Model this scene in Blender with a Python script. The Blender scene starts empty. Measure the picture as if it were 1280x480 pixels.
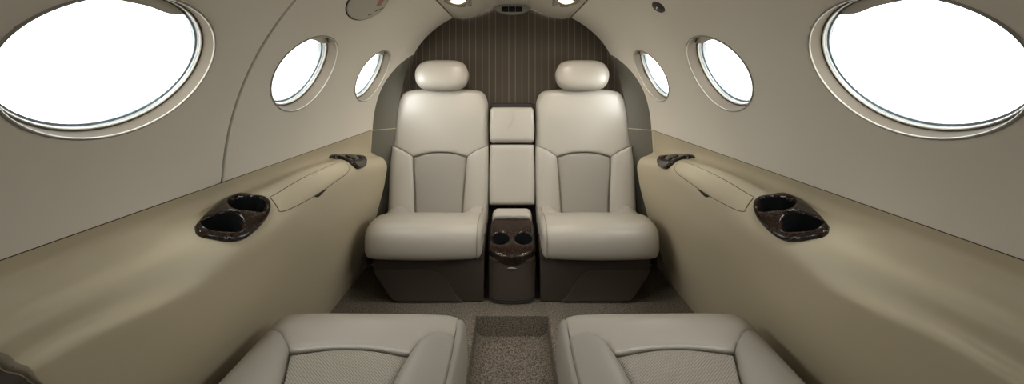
import bpy, bmesh, math, random
import numpy as np
from mathutils import Vector, Matrix
from mathutils.geometry import delaunay_2d_cdt
random.seed(4)
scene = bpy.context.scene
COL = scene.collection

# ---------------------------------------------------------------- camera, world, light, exposure
F = 520.0                       # focal length in pixels of the 1280 wide frame
CAMZ = 0.94
cam_data = bpy.data.cameras.new('camera')
cam_data.sensor_width = 36.0
cam_data.lens = F / 1280 * 36
cam_data.shift_y = -(240 - 101) / 1280
cam_data.clip_start = 0.02
cam = bpy.data.objects.new('camera', cam_data)
cam.location = (0, 0, CAMZ)
cam.rotation_euler = (math.radians(90), 0, 0)
COL.objects.link(cam)
scene.camera = cam

scene.view_settings.view_transform = 'Standard'
scene.view_settings.look = 'None'
scene.view_settings.gamma = 1
scene.view_settings.use_curve_mapping = False
scene.view_settings.exposure = -0.72

world = bpy.data.worlds.new('daylight'); scene.world = world
world.use_nodes = True
wn = world.node_tree.nodes; wl = world.node_tree.links
wn.clear()
wo = wn.new('ShaderNodeOutputWorld'); wb = wn.new('ShaderNodeBackground')
wg = wn.new('ShaderNodeTexCoord'); ws = wn.new('ShaderNodeSeparateXYZ'); wr = wn.new('ShaderNodeValToRGB')
wm = wn.new('ShaderNodeMapRange'); wm.inputs[1].default_value = -1; wm.inputs[2].default_value = 1
wl.new(wg.outputs['Generated'], ws.inputs[0]); wl.new(ws.outputs['Z'], wm.inputs[0]); wl.new(wm.outputs[0], wr.inputs[0])
wr.color_ramp.elements[0].position = 0.35; wr.color_ramp.elements[0].color = (.50, .48, .45, 1)
wr.color_ramp.elements[1].position = 0.60; wr.color_ramp.elements[1].color = (1, 1, 1, 1)
wl.new(wr.outputs[0], wb.inputs[0])
wf = wn.new('ShaderNodeMapRange')      # the brighter half of the sky lies ahead of the aircraft
wf.interpolation_type = 'SMOOTHSTEP'
wf.inputs[1].default_value = -.65; wf.inputs[2].default_value = .20; wf.inputs[3].default_value = 36.0; wf.inputs[4].default_value = 10.0
wl.new(ws.outputs['Y'], wf.inputs[0]); wl.new(wf.outputs[0], wb.inputs[1])
wl.new(wb.outputs[0], wo.inputs[0])

R0 = 0.70          # cabin radius
CZ = 0.67          # height of the fuselage centre line
WINS = [(.688, .181), (1.287, .172), (1.897, .174)]   # window centre Y, half length
WARC = .306; WHA = .127

def portal(name, loc, direction, sx, sy, shape='ELLIPSE'):
    l = bpy.data.lights.new(name, 'AREA'); l.shape = shape; l.size = sx; l.size_y = sy
    l.energy = 1; l.cycles.is_portal = True
    o = bpy.data.objects.new(name, l); o.location = loc
    o.rotation_euler = Vector(direction).to_track_quat('-Z', 'Y').to_euler()
    COL.objects.link(o); return o
for yc, hw in WINS:
    for sd in (-1, 1):
        th = WARC / R0
        n = Vector((sd * math.cos(th), 0, math.sin(th)))
        p = Vector((0, yc, CZ)) + n * .80
        portal('daylight_portal', p, -n, .42, .42, 'RECTANGLE')
FRONT_OPEN = (.10, .75, 1.05)      # slot into the cockpit: half width, bottom, top
portal('daylight_portal', (0, -1.66, .90), (0, 1, 0), .22, .34, 'RECTANGLE')

# ---------------------------------------------------------------- materials
def mat(name, col, rough=.5, spec=.5, metal=0, coat=0, bump=None, var=None, emit=None):
    """bump: (scale, strength, distance) ; var: (scale, amount)"""
    m = bpy.data.materials.new(name); m.use_nodes = True
    nt = m.node_tree; b = nt.nodes['Principled BSDF']
    b.inputs['Base Color'].default_value = (*col, 1); b.inputs['Roughness'].default_value = rough
    b.inputs['Specular IOR Level'].default_value = spec; b.inputs['Metallic'].default_value = metal
    b.inputs['Coat Weight'].default_value = coat; b.inputs['Coat Roughness'].default_value = .06
    tc = nt.nodes.new('ShaderNodeTexCoord')
    if var:
        n = nt.nodes.new('ShaderNodeTexNoise'); n.inputs['Scale'].default_value = var[0]; n.inputs['Detail'].default_value = 5
        r = nt.nodes.new('ShaderNodeValToRGB')
        r.color_ramp.elements[0].position = .35; r.color_ramp.elements[1].position = .65
        r.color_ramp.elements[0].color = (*[c * (1 - var[1]) for c in col], 1)
        r.color_ramp.elements[1].color = (*[min(1, c * (1 + var[1])) for c in col], 1)
        nt.links.new(tc.outputs['Object'], n.inputs['Vector']); nt.links.new(n.outputs['Fac'], r.inputs[0])
        nt.links.new(r.outputs[0], b.inputs['Base Color'])
    if bump:
        prev = None
        for sc_, st, di in (bump if isinstance(bump[0], tuple) else (bump,)):
            n2 = nt.nodes.new('ShaderNodeTexNoise'); n2.inputs['Scale'].default_value = sc_; n2.inputs['Detail'].default_value = 3
            bp = nt.nodes.new('ShaderNodeBump'); bp.inputs['Strength'].default_value = st; bp.inputs['Distance'].default_value = di
            nt.links.new(tc.outputs['Object'], n2.inputs['Vector']); nt.links.new(n2.outputs['Fac'], bp.inputs['Height'])
            if prev: nt.links.new(prev.outputs[0], bp.inputs['Normal'])
            prev = bp
        nt.links.new(prev.outputs[0], b.inputs['Normal'])
    if emit:
        b.inputs['Emission Color'].default_value = (*emit[0], 1); b.inputs['Emission Strength'].default_value = emit[1]
    return m

M = {}
M['liner'] = mat('headliner_fabric', (.80, .745, .65), .78, .25, bump=((900, .25, .0006), (5, .08, .01)))
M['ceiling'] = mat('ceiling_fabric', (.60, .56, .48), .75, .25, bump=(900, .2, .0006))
M['panel'] = mat('side_panel_vinyl', (.56, .485, .34), .40, .5, bump=(500, .12, .0004))
M['leather'] = mat('grey_beige_leather', (.385, .352, .30), .34, .5, bump=((260, .18, .0008), (14, .10, .006)))
M['leather_dim'] = mat('taupe_leather_insert', (.26, .235, .20), .5, .4, bump=((260, .2, .0008), (10, .08, .006)))
M['seam_thread_shade'] = mat('seam_piping_shade', (.16, .14, .11), .7, .2)  # dark seam colour, stands in for the shade inside the seat grooves
M['brown'] = mat('dark_brown_vinyl', (.062, .047, .037), .55, .35, bump=(300, .15, .0006))
M['brown_dk'] = mat('dark_seat_shell', (.020, .017, .015), .7, .3)
M['black'] = mat('black_plastic', (.008, .008, .009), .45, .4)
M['well'] = mat('cup_liner_plastic', (.004, .005, .006), .7, .2)
M['chrome'] = mat('chrome', (.7, .7, .72), .18, .5, metal=1)
M['gap'] = mat('dark_gap_seal', (.016, .014, .010), .9, .1)
M['aft_overlay'] = mat('aft_overlay_grey', (.150, .143, .115), .8, .2, bump=(900, .2, .0006))
M['gap_soft'] = mat('lid_gap', (.14, .12, .085), .8, .1)
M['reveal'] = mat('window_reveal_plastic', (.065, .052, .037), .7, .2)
M['lip'] = mat('window_lip_plastic', (.32, .30, .25), .3, .6)
M['seal'] = mat('window_seal', (.10, .115, .12), .25, .6)
M['bezel'] = mat('grey_vent_plastic', (.26, .245, .21), .55, .4)
M['slot'] = mat('dark_slot', (.015, .010, .008), .6, .3)
M['plate'] = mat('cover_plate_plastic', (.48, .45, .37), .5, .4)
M['red'] = mat('red_print', (.45, .10, .08), .6, .2)
M['ink'] = mat('dark_print', (.09, .08, .06), .6, .2)
M['lamp'] = mat('warm_lamp_lens', (.9, .8, .6), .4, .4, emit=((1, .84, .62), 3.0))
M['white'] = mat('off_white_plastic', (.62, .58, .5), .4, .5)

def burl():
    m = mat('polished_dark_burl', (.03, .018, .012), .16, .4)
    nt = m.node_tree; b = nt.nodes['Principled BSDF']; tc = nt.nodes.new('ShaderNodeTexCoord')
    n = nt.nodes.new('ShaderNodeTexNoise'); n.inputs['Scale'].default_value = 110; n.inputs['Detail'].default_value = 6
    n.inputs['Distortion'].default_value = 2.5
    r = nt.nodes.new('ShaderNodeValToRGB')
    r.color_ramp.elements[0].position = .42; r.color_ramp.elements[0].color = (.010, .006, .005, 1)
    r.color_ramp.elements[1].position = .66; r.color_ramp.elements[1].color = (.040, .021, .013, 1)
    nt.links.new(tc.outputs['Object'], n.inputs['Vector']); nt.links.new(n.outputs['Fac'], r.inputs[0]); nt.links.new(r.outputs[0], b.inputs['Base Color'])
    return m
M['burl'] = burl()

def carpet():
    m = mat('loop_carpet', (.2, .17, .13), .95, .1)
    nt = m.node_tree; b = nt.nodes['Principled BSDF']; tc = nt.nodes.new('ShaderNodeTexCoord')
    n = nt.nodes.new('ShaderNodeTexNoise'); n.inputs['Scale'].default_value = 230; n.inputs['Detail'].default_value = 3
    r = nt.nodes.new('ShaderNodeValToRGB')
    r.color_ramp.elements[0].position = .36; r.color_ramp.elements[0].color = (.060, .048, .037, 1)
    r.color_ramp.elements[1].position = .66; r.color_ramp.elements[1].color = (.28, .242, .195, 1)
    bp = nt.nodes.new('ShaderNodeBump'); bp.inputs['Strength'].default_value = .8; bp.inputs['Distance'].default_value = .004
    nt.links.new(tc.outputs['Object'], n.inputs['Vector']); nt.links.new(n.outputs['Fac'], r.inputs[0]); nt.links.new(r.outputs[0], b.inputs['Base Color'])
    nt.links.new(n.outputs['Fac'], bp.inputs['Height']); nt.links.new(bp.outputs[0], b.inputs['Normal'])
    return m
M['carpet'] = carpet()

def stripes():
    m = mat('pinstripe_carpet', (.1, .08, .06), .9, .15)
    nt = m.node_tree; b = nt.nodes['Principled BSDF']; tc = nt.nodes.new('ShaderNodeTexCoord')
    s = nt.nodes.new('ShaderNodeSeparateXYZ'); nt.links.new(tc.outputs['Object'], s.inputs[0])
    d = nt.nodes.new('ShaderNodeMath'); d.operation = 'MULTIPLY'; d.inputs[1].default_value = 1 / .0368
    fr = nt.nodes.new('ShaderNodeMath'); fr.operation = 'FRACT'
    nt.links.new(s.outputs['X'], d.inputs[0]); nt.links.new(d.outputs[0], fr.inputs[0])
    r = nt.nodes.new('ShaderNodeValToRGB')
    e = r.color_ramp.elements
    e[0].position = 0; e[0].color = (.078, .063, .047, 1)
    e[1].position = 1; e[1].color = (.078, .063, .047, 1)
    for p, c in ((.42, (.078, .063, .047, 1)), (.49, (.15, .13, .105, 1)), (.53, (.15, .13, .105, 1)), (.60, (.078, .063, .047, 1))):
        k = e.new(p); k.color = c
    n = nt.nodes.new('ShaderNodeTexNoise'); n.inputs['Scale'].default_value = 350
    bp = nt.nodes.new('ShaderNodeBump'); bp.inputs['Strength'].default_value = .6; bp.inputs['Distance'].default_value = .002
    nt.links.new(fr.outputs[0], r.inputs[0]); nt.links.new(r.outputs[0], b.inputs['Base Color'])
    nt.links.new(tc.outputs['Object'], n.inputs['Vector']); nt.links.new(n.outputs['Fac'], bp.inputs['Height']); nt.links.new(bp.outputs[0], b.inputs['Normal'])
    return m
M['stripe'] = stripes()

def weave():
    m = mat('perforated_woven_insert', (.44, .40, .335), .7, .3)
    nt = m.node_tree; b = nt.nodes['Principled BSDF']; tc = nt.nodes.new('ShaderNodeTexCoord')
    s = nt.nodes.new('ShaderNodeSeparateXYZ'); nt.links.new(tc.outputs['Object'], s.inputs[0])
    outs = []
    for ax in ('X', 'Y'):
        k = nt.nodes.new('ShaderNodeMath'); k.operation = 'MULTIPLY'; k.inputs[1].default_value = 2 * math.pi / .0068
        si = nt.nodes.new('ShaderNodeMath'); si.operation = 'SINE'
        nt.links.new(s.outputs[ax], k.inputs[0]); nt.links.new(k.outputs[0], si.inputs[0]); outs.append(si)
    mu = nt.nodes.new('ShaderNodeMath'); mu.operation = 'MULTIPLY'
    nt.links.new(outs[0].outputs[0], mu.inputs[0]); nt.links.new(outs[1].outputs[0], mu.inputs[1])
    r = nt.nodes.new('ShaderNodeValToRGB')
    r.color_ramp.elements[0].position = 0; r.color_ramp.elements[0].color = (.20, .175, .14, 1)
    r.color_ramp.elements[1].position = .55; r.color_ramp.elements[1].color = (.52, .47, .395, 1)
    mr = nt.nodes.new('ShaderNodeMapRange'); mr.inputs[1].default_value = -1
    nt.links.new(mu.outputs[0], mr.inputs[0]); nt.links.new(mr.outputs[0], r.inputs[0]); nt.links.new(r.outputs[0], b.inputs['Base Color'])
    bp = nt.nodes.new('ShaderNodeBump'); bp.inputs['Strength'].default_value = .6; bp.inputs['Distance'].default_value = .0015
    nt.links.new(mu.outputs[0], bp.inputs['Height']); nt.links.new(bp.outputs[0], b.inputs['Normal'])
    return m
M['weave'] = weave()

def glass():
    m = bpy.data.materials.new('window_acrylic'); m.use_nodes = True; nt = m.node_tree; nt.nodes.clear()
    o = nt.nodes.new('ShaderNodeOutputMaterial'); mx = nt.nodes.new('ShaderNodeMixShader')
    t = nt.nodes.new('ShaderNodeBsdfTransparent'); g = nt.nodes.new('ShaderNodeBsdfGlossy')
    t.inputs[0].default_value = (.96, .98, .98, 1); g.inputs['Roughness'].default_value = .03
    mx.inputs[0].default_value = .05
    nt.links.new(t.outputs[0], mx.inputs[1]); nt.links.new(g.outputs[0], mx.inputs[2]); nt.links.new(mx.outputs[0], o.inputs[0])
    return m
M['glass'] = glass()

# ---------------------------------------------------------------- helpers
def link_mesh(name, verts, faces, m, parent=None, smooth=True, fix=True, autosmooth=None):
    me = bpy.data.meshes.new(name)
    me.from_pydata([tuple(map(float, v)) for v in verts], [], [tuple(int(i) for i in f) for f in faces])
    if fix:
        bm = bmesh.new(); bm.from_mesh(me)
        bmesh.ops.remove_doubles(bm, verts=bm.verts, dist=1e-6)
        bmesh.ops.recalc_face_normals(bm, faces=bm.faces); bm.to_mesh(me); bm.free()
    for p in me.polygons: p.use_smooth = smooth
    me.materials.append(m)
    if autosmooth is not None: me.set_sharp_from_angle(angle=math.radians(autosmooth))
    o = bpy.data.objects.new(name, me); COL.objects.link(o)
    if parent is not None: o.parent = parent; o.matrix_parent_inverse = Matrix.Translation(-parent.location)
    return o

def struct(o): o['kind'] = 'structure'; return o
def tag(o, label, cat, group=None):
    o['label'] = label; o['category'] = cat
    if group: o['group'] = group
    return o
def thing(name, loc, label, cat, group=None):
    o = bpy.data.objects.new(name, None); o.location = loc; o.empty_display_size = .05
    COL.objects.link(o); return tag(o, label, cat, group)
def root_struct(name, loc):
    o = bpy.data.objects.new(name, None); o.location = loc; COL.objects.link(o); return struct(o)

def crv(pts, closed=False, step=.008):
    """Catmull-Rom through pts, resampled at about step."""
    P = np.array(pts, float)
    n = len(P)
    if closed: Q = np.vstack([P[-1], P, P[0], P[1]]); segs = n
    else: Q = np.vstack([2 * P[0] - P[1], P, 2 * P[-1] - P[-2]]); segs = n - 1
    out = []
    for i in range(segs):
        p0, p1, p2, p3 = Q[i:i + 4]
        k = max(1, int(math.ceil(np.linalg.norm(p2 - p1) / step)))
        for t in np.arange(k) / k:
            out.append(.5 * ((2 * p1) + (-p0 + p2) * t + (2 * p0 - 5 * p1 + 4 * p2 - p3) * t * t + (-p0 + 3 * p1 - 3 * p2 + p3) * t ** 3))
    if not closed: out.append(P[-1])
    return np.array(out)

def inside(P, poly):
    x, y = P[:, 0], P[:, 1]; r = np.zeros(len(P), bool)
    xa, ya = poly[:, 0], poly[:, 1]; xb, yb = np.roll(xa, -1), np.roll(ya, -1)
    for i in range(len(poly)):
        c = ((ya[i] > y) != (yb[i] > y))
        if yb[i] != ya[i]:
            r ^= c & (x < (xb[i] - xa[i]) * (y - ya[i]) / (yb[i] - ya[i]) + xa[i])
    return r

def dist(P, S, closed=False):
    """distance of points P to polyline S"""
    A = S[:-1]; B = S[1:]
    if closed: A = S; B = np.roll(S, -1, axis=0)
    d = np.full(len(P), 1e9)
    for a, b in zip(A, B):
        ab = b - a; L = ab @ ab
        if L < 1e-14: continue
        t = np.clip(((P - a) @ ab) / L, 0, 1)
        d = np.minimum(d, np.linalg.norm(P - (a + t[:, None] * ab), axis=1))
    return d

def tri_region(outer, holes, sp, extra=None):
    """triangulated region: returns pts (N,2), tris, outer count, hole ranges"""
    lo, hi = outer.min(0), outer.max(0)
    nx = max(1, int((hi[0] - lo[0]) / sp)); ny = max(1, int((hi[1] - lo[1]) / sp))
    gx = lo[0] + (np.arange(nx) + .5) * (hi[0] - lo[0]) / nx
    gy = lo[1] + (np.arange(ny) + .5) * (hi[1] - lo[1]) / ny
    X, Y = np.meshgrid(gx, gy); G = np.column_stack([X.ravel(), Y.ravel()])
    if extra is not None: G = np.vstack([G, extra])
    G = G[inside(G, outer)]
    G = G[dist(G, outer, True) > sp * .45]
    for h in holes:
        G = G[~inside(G, h)]
        G = G[dist(G, h, True) > sp * .45]
    loops = [outer] + holes
    V = np.vstack(loops + [G]); E = []; k = 0; rng = []
    for L in loops:
        n = len(L); E += [(k + i, k + (i + 1) % n) for i in range(n)]; rng.append((k, k + n)); k += n
    r = delaunay_2d_cdt([Vector(p) for p in V], E, [], 0, 1e-7)
    vs = np.array([tuple(v) for v in r[0]]); tris = np.array([f for f in r[2] if len(f) == 3])
    cen = vs[tris].mean(1)
    keep = inside(cen, outer)
    for h in holes: keep &= ~inside(cen, h)
    tris = tris[keep]
    orig = r[3]; m_ = {}
    for i, o_ in enumerate(orig):
        for q in o_: m_[q] = i
    rng2 = [[m_[i] for i in range(a, b)] for a, b in rng]
    return vs, tris, rng2

def drop(d, r, e=1.0):
    d = np.clip(d, 0, r)
    return e * (r - np.sqrt(np.maximum(0, r * r - (r - d) ** 2)))

def puff(name, curves, mapfn, m, parent=None, sp=.015, H=None, skirt=.02, skirtfn=None, holes=(), hole_r=.004, hole_skirt=.01, height=0.0, step=.006, lastring=None):
    """padded panel. curves = [(pts, r)] joined end to end into a closed outline; mapfn(a, b, h) -> (N,3)"""
    cs = [(crv(p, False, step), r) for p, r in curves]
    outer = np.vstack([c[:-1] for c, r in cs])
    hs = [crv(h, True, step) for h in holes]
    ex = []
    for c, r in cs:      # rings of extra points near edges for a good rounded profile
        t = np.gradient(c, axis=0); t /= np.linalg.norm(t, axis=1)[:, None] + 1e-12
        nn = np.column_stack([-t[:, 1], t[:, 0]])
        for q in (.12, .3, .6):
            if r * q < .0012: continue
            for s_ in (1, -1): ex.append(c + nn * s_ * r * q)
    for h in hs:
        t = np.gradient(h, axis=0); t /= np.linalg.norm(t, axis=1)[:, None] + 1e-12
        nn = np.column_stack([-t[:, 1], t[:, 0]])
        for s_ in (1, -1): ex.append(h + nn * s_ * hole_r * .5)
    exA = np.vstack(ex) if ex else None
    # grid
    lo, hi = outer.min(0), outer.max(0)
    nx = max(1, int((hi[0] - lo[0]) / sp)); ny = max(1, int((hi[1] - lo[1]) / sp))
    X, Y = np.meshgrid(lo[0] + (np.arange(nx) + .5) * (hi[0] - lo[0]) / nx, lo[1] + (np.arange(ny) + .5) * (hi[1] - lo[1]) / ny)
    G = np.column_stack([X.ravel(), Y.ravel()])
    rmax = max(r for c, r in cs)
    if exA is not None:
        G = np.vstack([exA, G])
    G = G[inside(G, outer)]
    G = G[dist(G, outer, True) > .0011]
    for h in hs:
        G = G[~inside(G, h)]; G = G[dist(G, h, True) > .0009]
    # thin out duplicates on a fine hash (rings come first, so they win)
    seen = {}; keep = []
    for i, p in enumerate(G):
        k = (round(p[0] / .0022), round(p[1] / .0022))
        if k in seen: continue
        seen[k] = 1; keep.append(i)
    G = G[keep]
    loops = [outer] + hs
    V = np.vstack(loops + [G]); E = []; k = 0; rng = []
    for L in loops:
        n = len(L); E += [(k + i, k + (i + 1) % n) for i in range(n)]; rng.append((k, k + n)); k += n
    r_ = delaunay_2d_cdt([Vector(p) for p in V], E, [], 0, 1e-7)
    vs = np.array([tuple(v) for v in r_[0]]); tris = np.array([f for f in r_[2] if len(f) == 3])
    cen = vs[tris].mean(1); kp = inside(cen, outer)
    for h in hs: kp &= ~inside(cen, h)
    tris = tris[kp]; m_ = {}
    for i, o_ in enumerate(r_[3]):
        for q in o_: m_[q] = i
    rg = [[m_[i] for i in range(a, b)] for a, b in rng]
    h = np.full(len(vs), float(height))
    # group curves by radius
    for rad in sorted(set(r for c, r in cs)):
        d = np.full(len(vs), 1e9)
        for c, r in cs:
            if r == rad: d = np.minimum(d, dist(vs, c))
        h -= drop(d, rad)
    for L in hs: h -= drop(dist(vs, L, True), hole_r)
    if H is not None: h += H(vs[:, 0], vs[:, 1])
    P = mapfn(vs[:, 0], vs[:, 1], h)
    verts = list(P); faces = [tuple(t) for t in tris]
    def ring(ids, hs_, fn=None):
        ids = np.array(ids); a, b = vs[ids, 0], vs[ids, 1]
        Q = fn(a, b) if fn else mapfn(a, b, h[ids] - hs_)
        base = len(verts); verts.extend(list(Q)); n = len(ids)
        for i in range(n):
            j = (i + 1) % n
            faces.append((ids[i], ids[j], base + j, base + i))
    if skirt or skirtfn: ring(rg[0], skirt, skirtfn)
    for g in rg[1:]:
        if hole_skirt: ring(g, hole_skirt)
    return link_mesh(name, verts, faces, m, parent, autosmooth=50)

def tube(name, pts, r, m, parent=None, closed=False, seg=8, squash=None):
    P = np.array(pts, float); n = len(P); verts = []; faces = []
    T = np.empty_like(P)
    for i in range(n):
        a = P[(i - 1) % n] if (closed or i > 0) else P[i]; b = P[(i + 1) % n] if (closed or i < n - 1) else P[i]
        T[i] = b - a
    T /= np.linalg.norm(T, axis=1)[:, None] + 1e-12
    up = np.array([0, 0, 1.]) if abs(T[0][2]) < .9 else np.array([1., 0, 0])
    N = np.cross(T[0], up); N /= np.linalg.norm(N)
    for i in range(n):
        N = N - T[i] * (N @ T[i]); N /= np.linalg.norm(N); B = np.cross(T[i], N)
        rr = r[i] if hasattr(r, '__len__') else r
        for k in range(seg):
            a = 2 * math.pi * k / seg; verts.append(P[i] + rr * (math.cos(a) * N + math.sin(a) * B))
    for i in range(n if closed else n - 1):
        j = (i + 1) % n
        for k in range(seg):
            l = (k + 1) % seg; faces.append((i * seg + k, i * seg + l, j * seg + l, j * seg + k))
    if not closed:
        faces.append(tuple(range(seg))); faces.append(tuple((n - 1) * seg + k for k in range(seg)))
    return link_mesh(name, verts, faces, m, parent)

def grid_mesh(name, G, m, parent=None, closed_u=False, autosmooth=None, caps=False):
    """G: (nu, nv, 3)"""
    nu, nv = G.shape[:2]; V = G.reshape(-1, 3); Fc = []
    for i in range(nu - 1):
        for j in range(nv - (0 if closed_u else 1)):
            k = (j + 1) % nv
            Fc.append((i * nv + j, i * nv + k, (i + 1) * nv + k, (i + 1) * nv + j))
    if caps: Fc.append(tuple(range(nv))); Fc.append(tuple((nu - 1) * nv + j for j in range(nv)))
    return link_mesh(name, V, Fc, m, parent, autosmooth=autosmooth)

def prism(name, poly, axis, a0, a1, m, parent=None, bevel=.004, seg=2):
    """extrude polygon along axis ('x','y','z'); poly in the remaining two coordinates (order x,y,z)"""
    bm = bmesh.new()
    def v3(p, a):
        return {'x': (a, p[0], p[1]), 'y': (p[0], a, p[1]), 'z': (p[0], p[1], a)}[axis]
    A = [bm.verts.new(v3(p, a0)) for p in poly]; B = [bm.verts.new(v3(p, a1)) for p in poly]
    bm.faces.new(A); bm.faces.new(B[::-1]); n = len(A)
    for i in range(n): bm.faces.new((A[i], A[(i + 1) % n], B[(i + 1) % n], B[i]))
    bmesh.ops.recalc_face_normals(bm, faces=bm.faces)
    if bevel:
        es = [e for e in bm.edges if len(e.link_faces) == 2 and e.calc_face_angle(0) > .5]
        bmesh.ops.bevel(bm, geom=es, offset=bevel, segments=seg, affect='EDGES', profile=.5)
    me = bpy.data.meshes.new(name); bm.to_mesh(me); bm.free()
    for p in me.polygons: p.use_smooth = True
    me.set_sharp_from_angle(angle=math.radians(40)); me.materials.append(m)
    o = bpy.data.objects.new(name, me); COL.objects.link(o)
    if parent is not None: o.parent = parent; o.matrix_parent_inverse = Matrix.Translation(-parent.location)
    return o

# ---------------------------------------------------------------- surface of the moulded lower side panels
def hermite(ts, V, t):
    ts=np.asarray(ts,float);V=np.asarray(V,float);t=np.clip(np.asarray(t,float),ts[0],ts[-1])
    sh=(-1,)+(1,)*(V.ndim-1)
    d=(V[1:]-V[:-1])/(ts[1:]-ts[:-1]).reshape(sh)
    m=np.empty_like(V);m[0]=d[0];m[-1]=d[-1]
    m[1:-1]=np.where(d[:-1]*d[1:]>0,2*d[:-1]*d[1:]/(d[:-1]+d[1:]+1e-12*np.sign(d[:-1]+d[1:])+1e-15),0) if False else (d[:-1]+d[1:])/2
    i=np.clip(np.searchsorted(ts,t,side='right')-1,0,len(ts)-2)
    h=(ts[i+1]-ts[i]);s=(t-ts[i])/h
    r=(-1,)+(1,)*(V.ndim-1)
    s_=s.reshape(r);h_=h.reshape(r)
    return (2*s_**3-3*s_**2+1)*V[i]+(s_**3-2*s_**2+s_)*h_*m[i]+(-2*s_**3+3*s_**2)*V[i+1]+(s_**3-s_**2)*h_*m[i+1]
KY=[-1.6,.2,.60,.72,.95,1.3,1.65,2.045]
FL=[(.700,.6935),(.702,.665),(.702,.64),(.700,.61),(.700,.57),(.700,.53),(.700,.47),(.708,.33),(.745,-.03)]
KS=[FL,FL,
[(.700,.6935),(.703,.668),(.697,.656),(.685,.630),(.662,.607),(.655,.573),(.636,.550),(.668,.34),(.745,-.03)],
[(.700,.6935),(.703,.668),(.693,.656),(.675,.628),(.648,.606),(.634,.572),(.613,.541),(.655,.34),(.745,-.03)],
[(.700,.6935),(.704,.668),(.697,.649),(.660,.643),(.615,.615),(.590,.575),(.595,.51),(.640,.34),(.745,-.03)],
[(.700,.6935),(.704,.670),(.698,.653),(.658,.655),(.612,.632),(.590,.595),(.594,.53),(.640,.35),(.745,-.03)],
[(.700,.6935),(.706,.662),(.700,.638),(.664,.630),(.622,.618),(.600,.590),(.602,.53),(.645,.35),(.745,-.03)],
[(.700,.6935),(.710,.625),(.705,.595),(.670,.572),(.638,.560),(.617,.530),(.620,.47),(.66,.30),(.745,-.03)]]
KS=np.array(KS)
WT=np.concatenate([[0],np.cumsum(np.linalg.norm(np.diff(KS[5],axis=0),axis=1))])
def side_xz(w,Y):
    w=np.asarray(w,float);Y=np.asarray(Y,float)
    C=hermite(KY,KS,Y)   # N,9,2
    n=len(w);out=np.empty((n,2))
    d=(C[:,1:]-C[:,:-1])/np.diff(WT)[None,:,None]
    m=np.empty_like(C);m[:,0]=d[:,0];m[:,-1]=d[:,-1];m[:,1:-1]=(d[:,:-1]+d[:,1:])/2
    i=np.clip(np.searchsorted(WT,w,side='right')-1,0,len(WT)-2)
    h=(WT[i+1]-WT[i]);s=((np.clip(w,0,WT[-1])-WT[i])/h)[:,None];h=h[:,None]
    k=np.arange(n)
    return (2*s**3-3*s**2+1)*C[k,i]+(s**3-2*s**2+s)*h*m[k,i]+(-2*s**3+3*s**2)*C[k,i+1]+(s**3-s**2)*h*m[k,i+1]

def smooth01(t): t = np.clip(t, 0, 1); return t * t * (3 - 2 * t)
YEND = 2.045; YBACK = 2.305

PT = np.radians([0, 2.5, 14, 22.7, 32.9, 43.3, 55, 70]); PV = [.095, .095, .086, .068, .042, .014, .002, 0]
TT = np.radians(np.linspace(0, 70, 60)); TV = np.interp(TT, PT, PV); TV = np.convolve(np.pad(TV, 4, mode='edge'), np.ones(9) / 9, mode='valid')
def yend(Z): return np.maximum(YBACK - .23 * (1.289 - Z), 2.165)
def aft_y(Y, Z):
    """the rear opening of the lining leans back with the seats"""
    return np.where(Y > 2.08, 2.08 + (Y - 2.08) * (yend(Z) - 2.08) / (YBACK - 2.08), Y)
def pinch(th, Y):
    """the cabin lining turns inwards behind the last window"""
    t = np.clip((Y - 2.08) / (YBACK - 2.08), 0, 1)
    return np.interp(th, TT, TV) * (t * t * (1 - t) * .5 + t ** 1.1 * (1 - .5 * t * (1 - t)))

def liner_map(sd):
    def fn(a, b, h):
        th = a / R0; r = R0 - h
        X = r * np.cos(th) - pinch(th, b)
        Z = CZ + r * np.sin(th)
        return np.column_stack([sd * X, aft_y(b, np.minimum(Z, 1.289)), Z])
    return fn

def side_map(sd):
    def base(w, Y):
        Yc = np.minimum(Y, YEND)
        xz = side_xz(w, Yc)
        fx = np.where(Y > YEND, 1, 0)
        e = np.where(Y <= YEND, 1, np.sqrt(np.clip(1 - ((Y - YEND) / .03) ** 2, 0, 1)))
        z = xz[:, 1]
        flat = .700 + (.69 - z) / .72 * .045
        X = flat + (xz[:, 0] - flat) * e
        X = X - pinch(0, np.maximum(Y, 2.0)) * np.ones_like(X)
        return np.column_stack([X, aft_y(Y, z), z])
    def fn(w, Y, h):
        P = base(w, Y); e = 1e-3
        dw = base(np.minimum(w + e, WT[-1]), Y) - base(np.maximum(w - e, 0), Y); dY = base(w, Y + e) - base(w, Y - e)
        N = np.cross(dw, dY); N /= np.linalg.norm(N, axis=1)[:, None] + 1e-12
        N *= np.where(N[:, 0] > 0, -1, 1)[:, None]      # into the cabin
        N = np.where((Y > YEND)[:, None] & (Y < YEND + .031)[:, None], N, N)
        Q = P + N * np.asarray(h)[:, None]
        Q[:, 0] *= sd
        return Q
    return fn

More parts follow.
